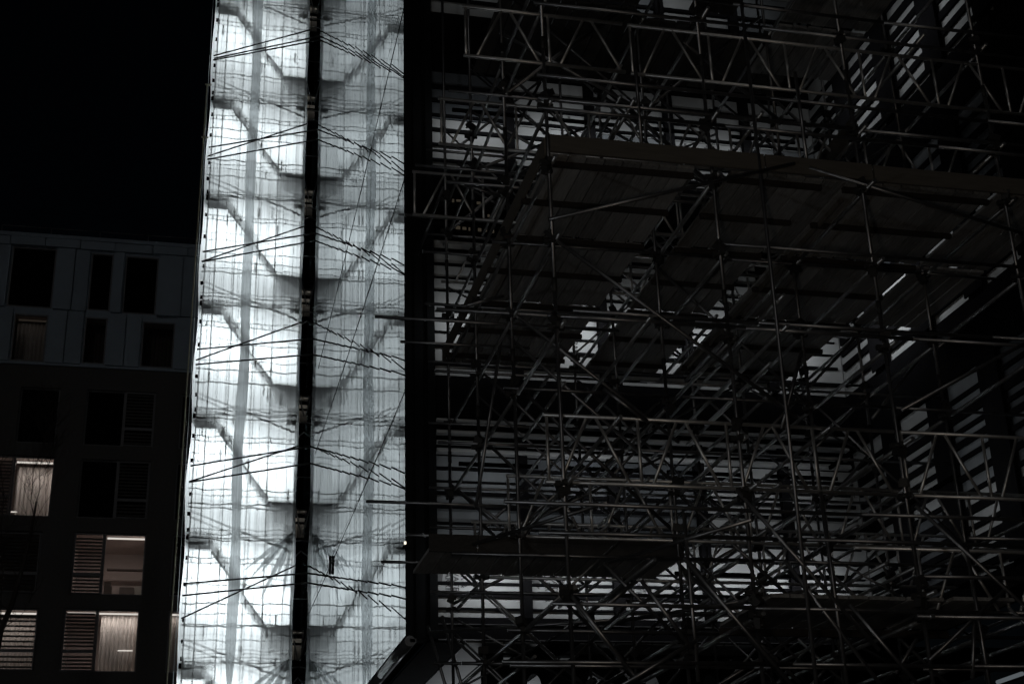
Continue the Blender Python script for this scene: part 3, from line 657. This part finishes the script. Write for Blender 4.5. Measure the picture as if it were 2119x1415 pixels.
curtain(-6.4, -4.92, 17.3, 19.62, YA + 1.25); room_lamp(-6.36, -4.96, 19.62, YA + .55, 14)
room_lamp(-2.7, -1.25, 16.66, YA + .62, 19)
curtain(-2.7, -1.3, 11.36, 13.66, YA + .95); room_lamp(-3.95, -1.3, 13.68, YA + .6, 20)
room_lamp(-7.0, -5.1, 13.66, YA + .7, 10); curtain(-7.4, -5.0, 11.36, 13.6, YA + 1.4)
curtain(-.16, 1.0, 11.36, 13.66, YA + .8); room_lamp(-.1, .9, 13.68, YA + .6, 3)
curtain(-6.95, -5.75, 23.74, 25.7, YA + .9); room_lamp(-6.9, -5.8, 25.74, YA + .6, .1)
curtain(-4.2, -3.4, 23.76, 25.78, YA + .8, 'furn'); curtain(-1.9, -.68, 23.76, 25.74, YA + .8, 'furn')  # curtains coloured dark for the dimness of their unlit rooms
# furniture seen in the open lit room
obj('shelf', MB().box((-2.72, YA + 2.5, 15.85), (-1.22, YA + 2.8, 15.89)), 'furn', ap)
obj('cabinet', MB().box((-2.2, YA + 3.2, 14.2), (-1.62, YA + 3.5, 15.3)), 'furn', ap)
obj('door', MB().box((-1.6, YA + 3.38, 14.2), (-1.3, YA + 3.5, 15.4)).box((-1.36, YA + 3.33, 14.7), (-1.33, YA + 3.38, 14.8)), 'pale', ap)
obj('chair', MB().box((-2.7, YA + .9, 14.3), (-2.45, YA + 1.2, 14.95)).box((-2.45, YA + .9, 14.3), (-2.4, YA + 1.2, 14.8)), 'furn', ap)
obj('desk', MB().box((-2.3, YA + 1.3, 14.35), (-1.3, YA + 1.9, 14.40)).box((-2.28, YA + 1.3, 14.2), (-2.22, YA + 1.36, 14.35)).box((-1.36, YA + 1.3, 14.2), (-1.3, YA + 1.36, 14.35)), 'furn', ap)
obj('wall_lamp', MB().box((-2.0, YA + .8, 12.27), (-1.45, YA + .84, 12.31)), 'lamp', ap)
obj('wall_lamp', MB().box((-6.5, YA + .8, 17.62), (-6.2, YA + .84, 17.66)), 'lamp', ap)

# ------------------------------------------------------------------ bare tree in front of it
tr = thing('bare_tree', (-5.6, 48, 0), 'leafless tree with thin twigs in front of the lit windows at lower left', 'tree')
tpts = [(-5.75, 48, 0), (-5.7, 48, 6), (-5.45, 48, 10.2), (-5.36, 48, 11.18), (-5.09, 48, 12.12), (-4.94, 48, 12.92), (-4.76, 48, 14.13), (-4.66, 48, 15.53)]
obj('trunk', MB().path([Vector(p) for p in tpts], .15, .035, 7), 'bark', tr)
def limb(p, d, L, r, depth, mb):
    pts = [Vector(p)]; d = Vector(d).normalized(); n = 5
    for i in range(n):
        d = (d + Vector((rng.uniform(-.3, .3), rng.uniform(-.2, .2), rng.uniform(-.12, .3)))).normalized()
        pts.append(pts[-1] + d * L / n)
    mb.path(pts, max(r, .005), max(r * .45, .004), 3)
    if depth:
        for q in pts[1:]:
            for _ in range(rng.choice((1, 1, 2))):
                nd = (d + Vector((rng.uniform(-1, 1), rng.uniform(-.6, .6), rng.uniform(-.2, .7)))).normalized()
                limb(q, nd, L * rng.uniform(.35, .6), r * .55, depth - 1, mb)
for p, d, L, r in (((-4.66, 48, 15.5), (.15, 0, 1), 2.4, .016), ((-4.76, 48, 14.1), (.5, 0, 1), 1.8, .015), ((-4.94, 48, 12.9), (-.6, .1, 1), 2.6, .018), ((-5.3, 48, 11.3), (.6, 0, .5), 1.5, .015), ((-5.4, 48, 10.4), (-.5, 0, 1), 3.2, .022), ((-5.36, 48, 11.2), (-.1, .1, 1), 6.2, .024), ((-4.7, 48, 15.0), (-.5, 0, 1), 2.8, .015)):
    mb = MB(); limb(p, d, L, r, 3 if L > 2 else 2, mb); obj('branch', mb, 'bark', tr)
sl = thing('strip_light', (11.5, 18.1, 4.75), 'short bright blue white strip light low on the right wall', 'lamp')
obj('tube', MB().tube((11.5, 18.45, 4.75), (11.5, 17.8, 4.76), .03), 'strip', sl)
obj('housing', MB().box((11.53, 17.75, 4.72), (11.6, 18.5, 4.79)), 'dark', sl)
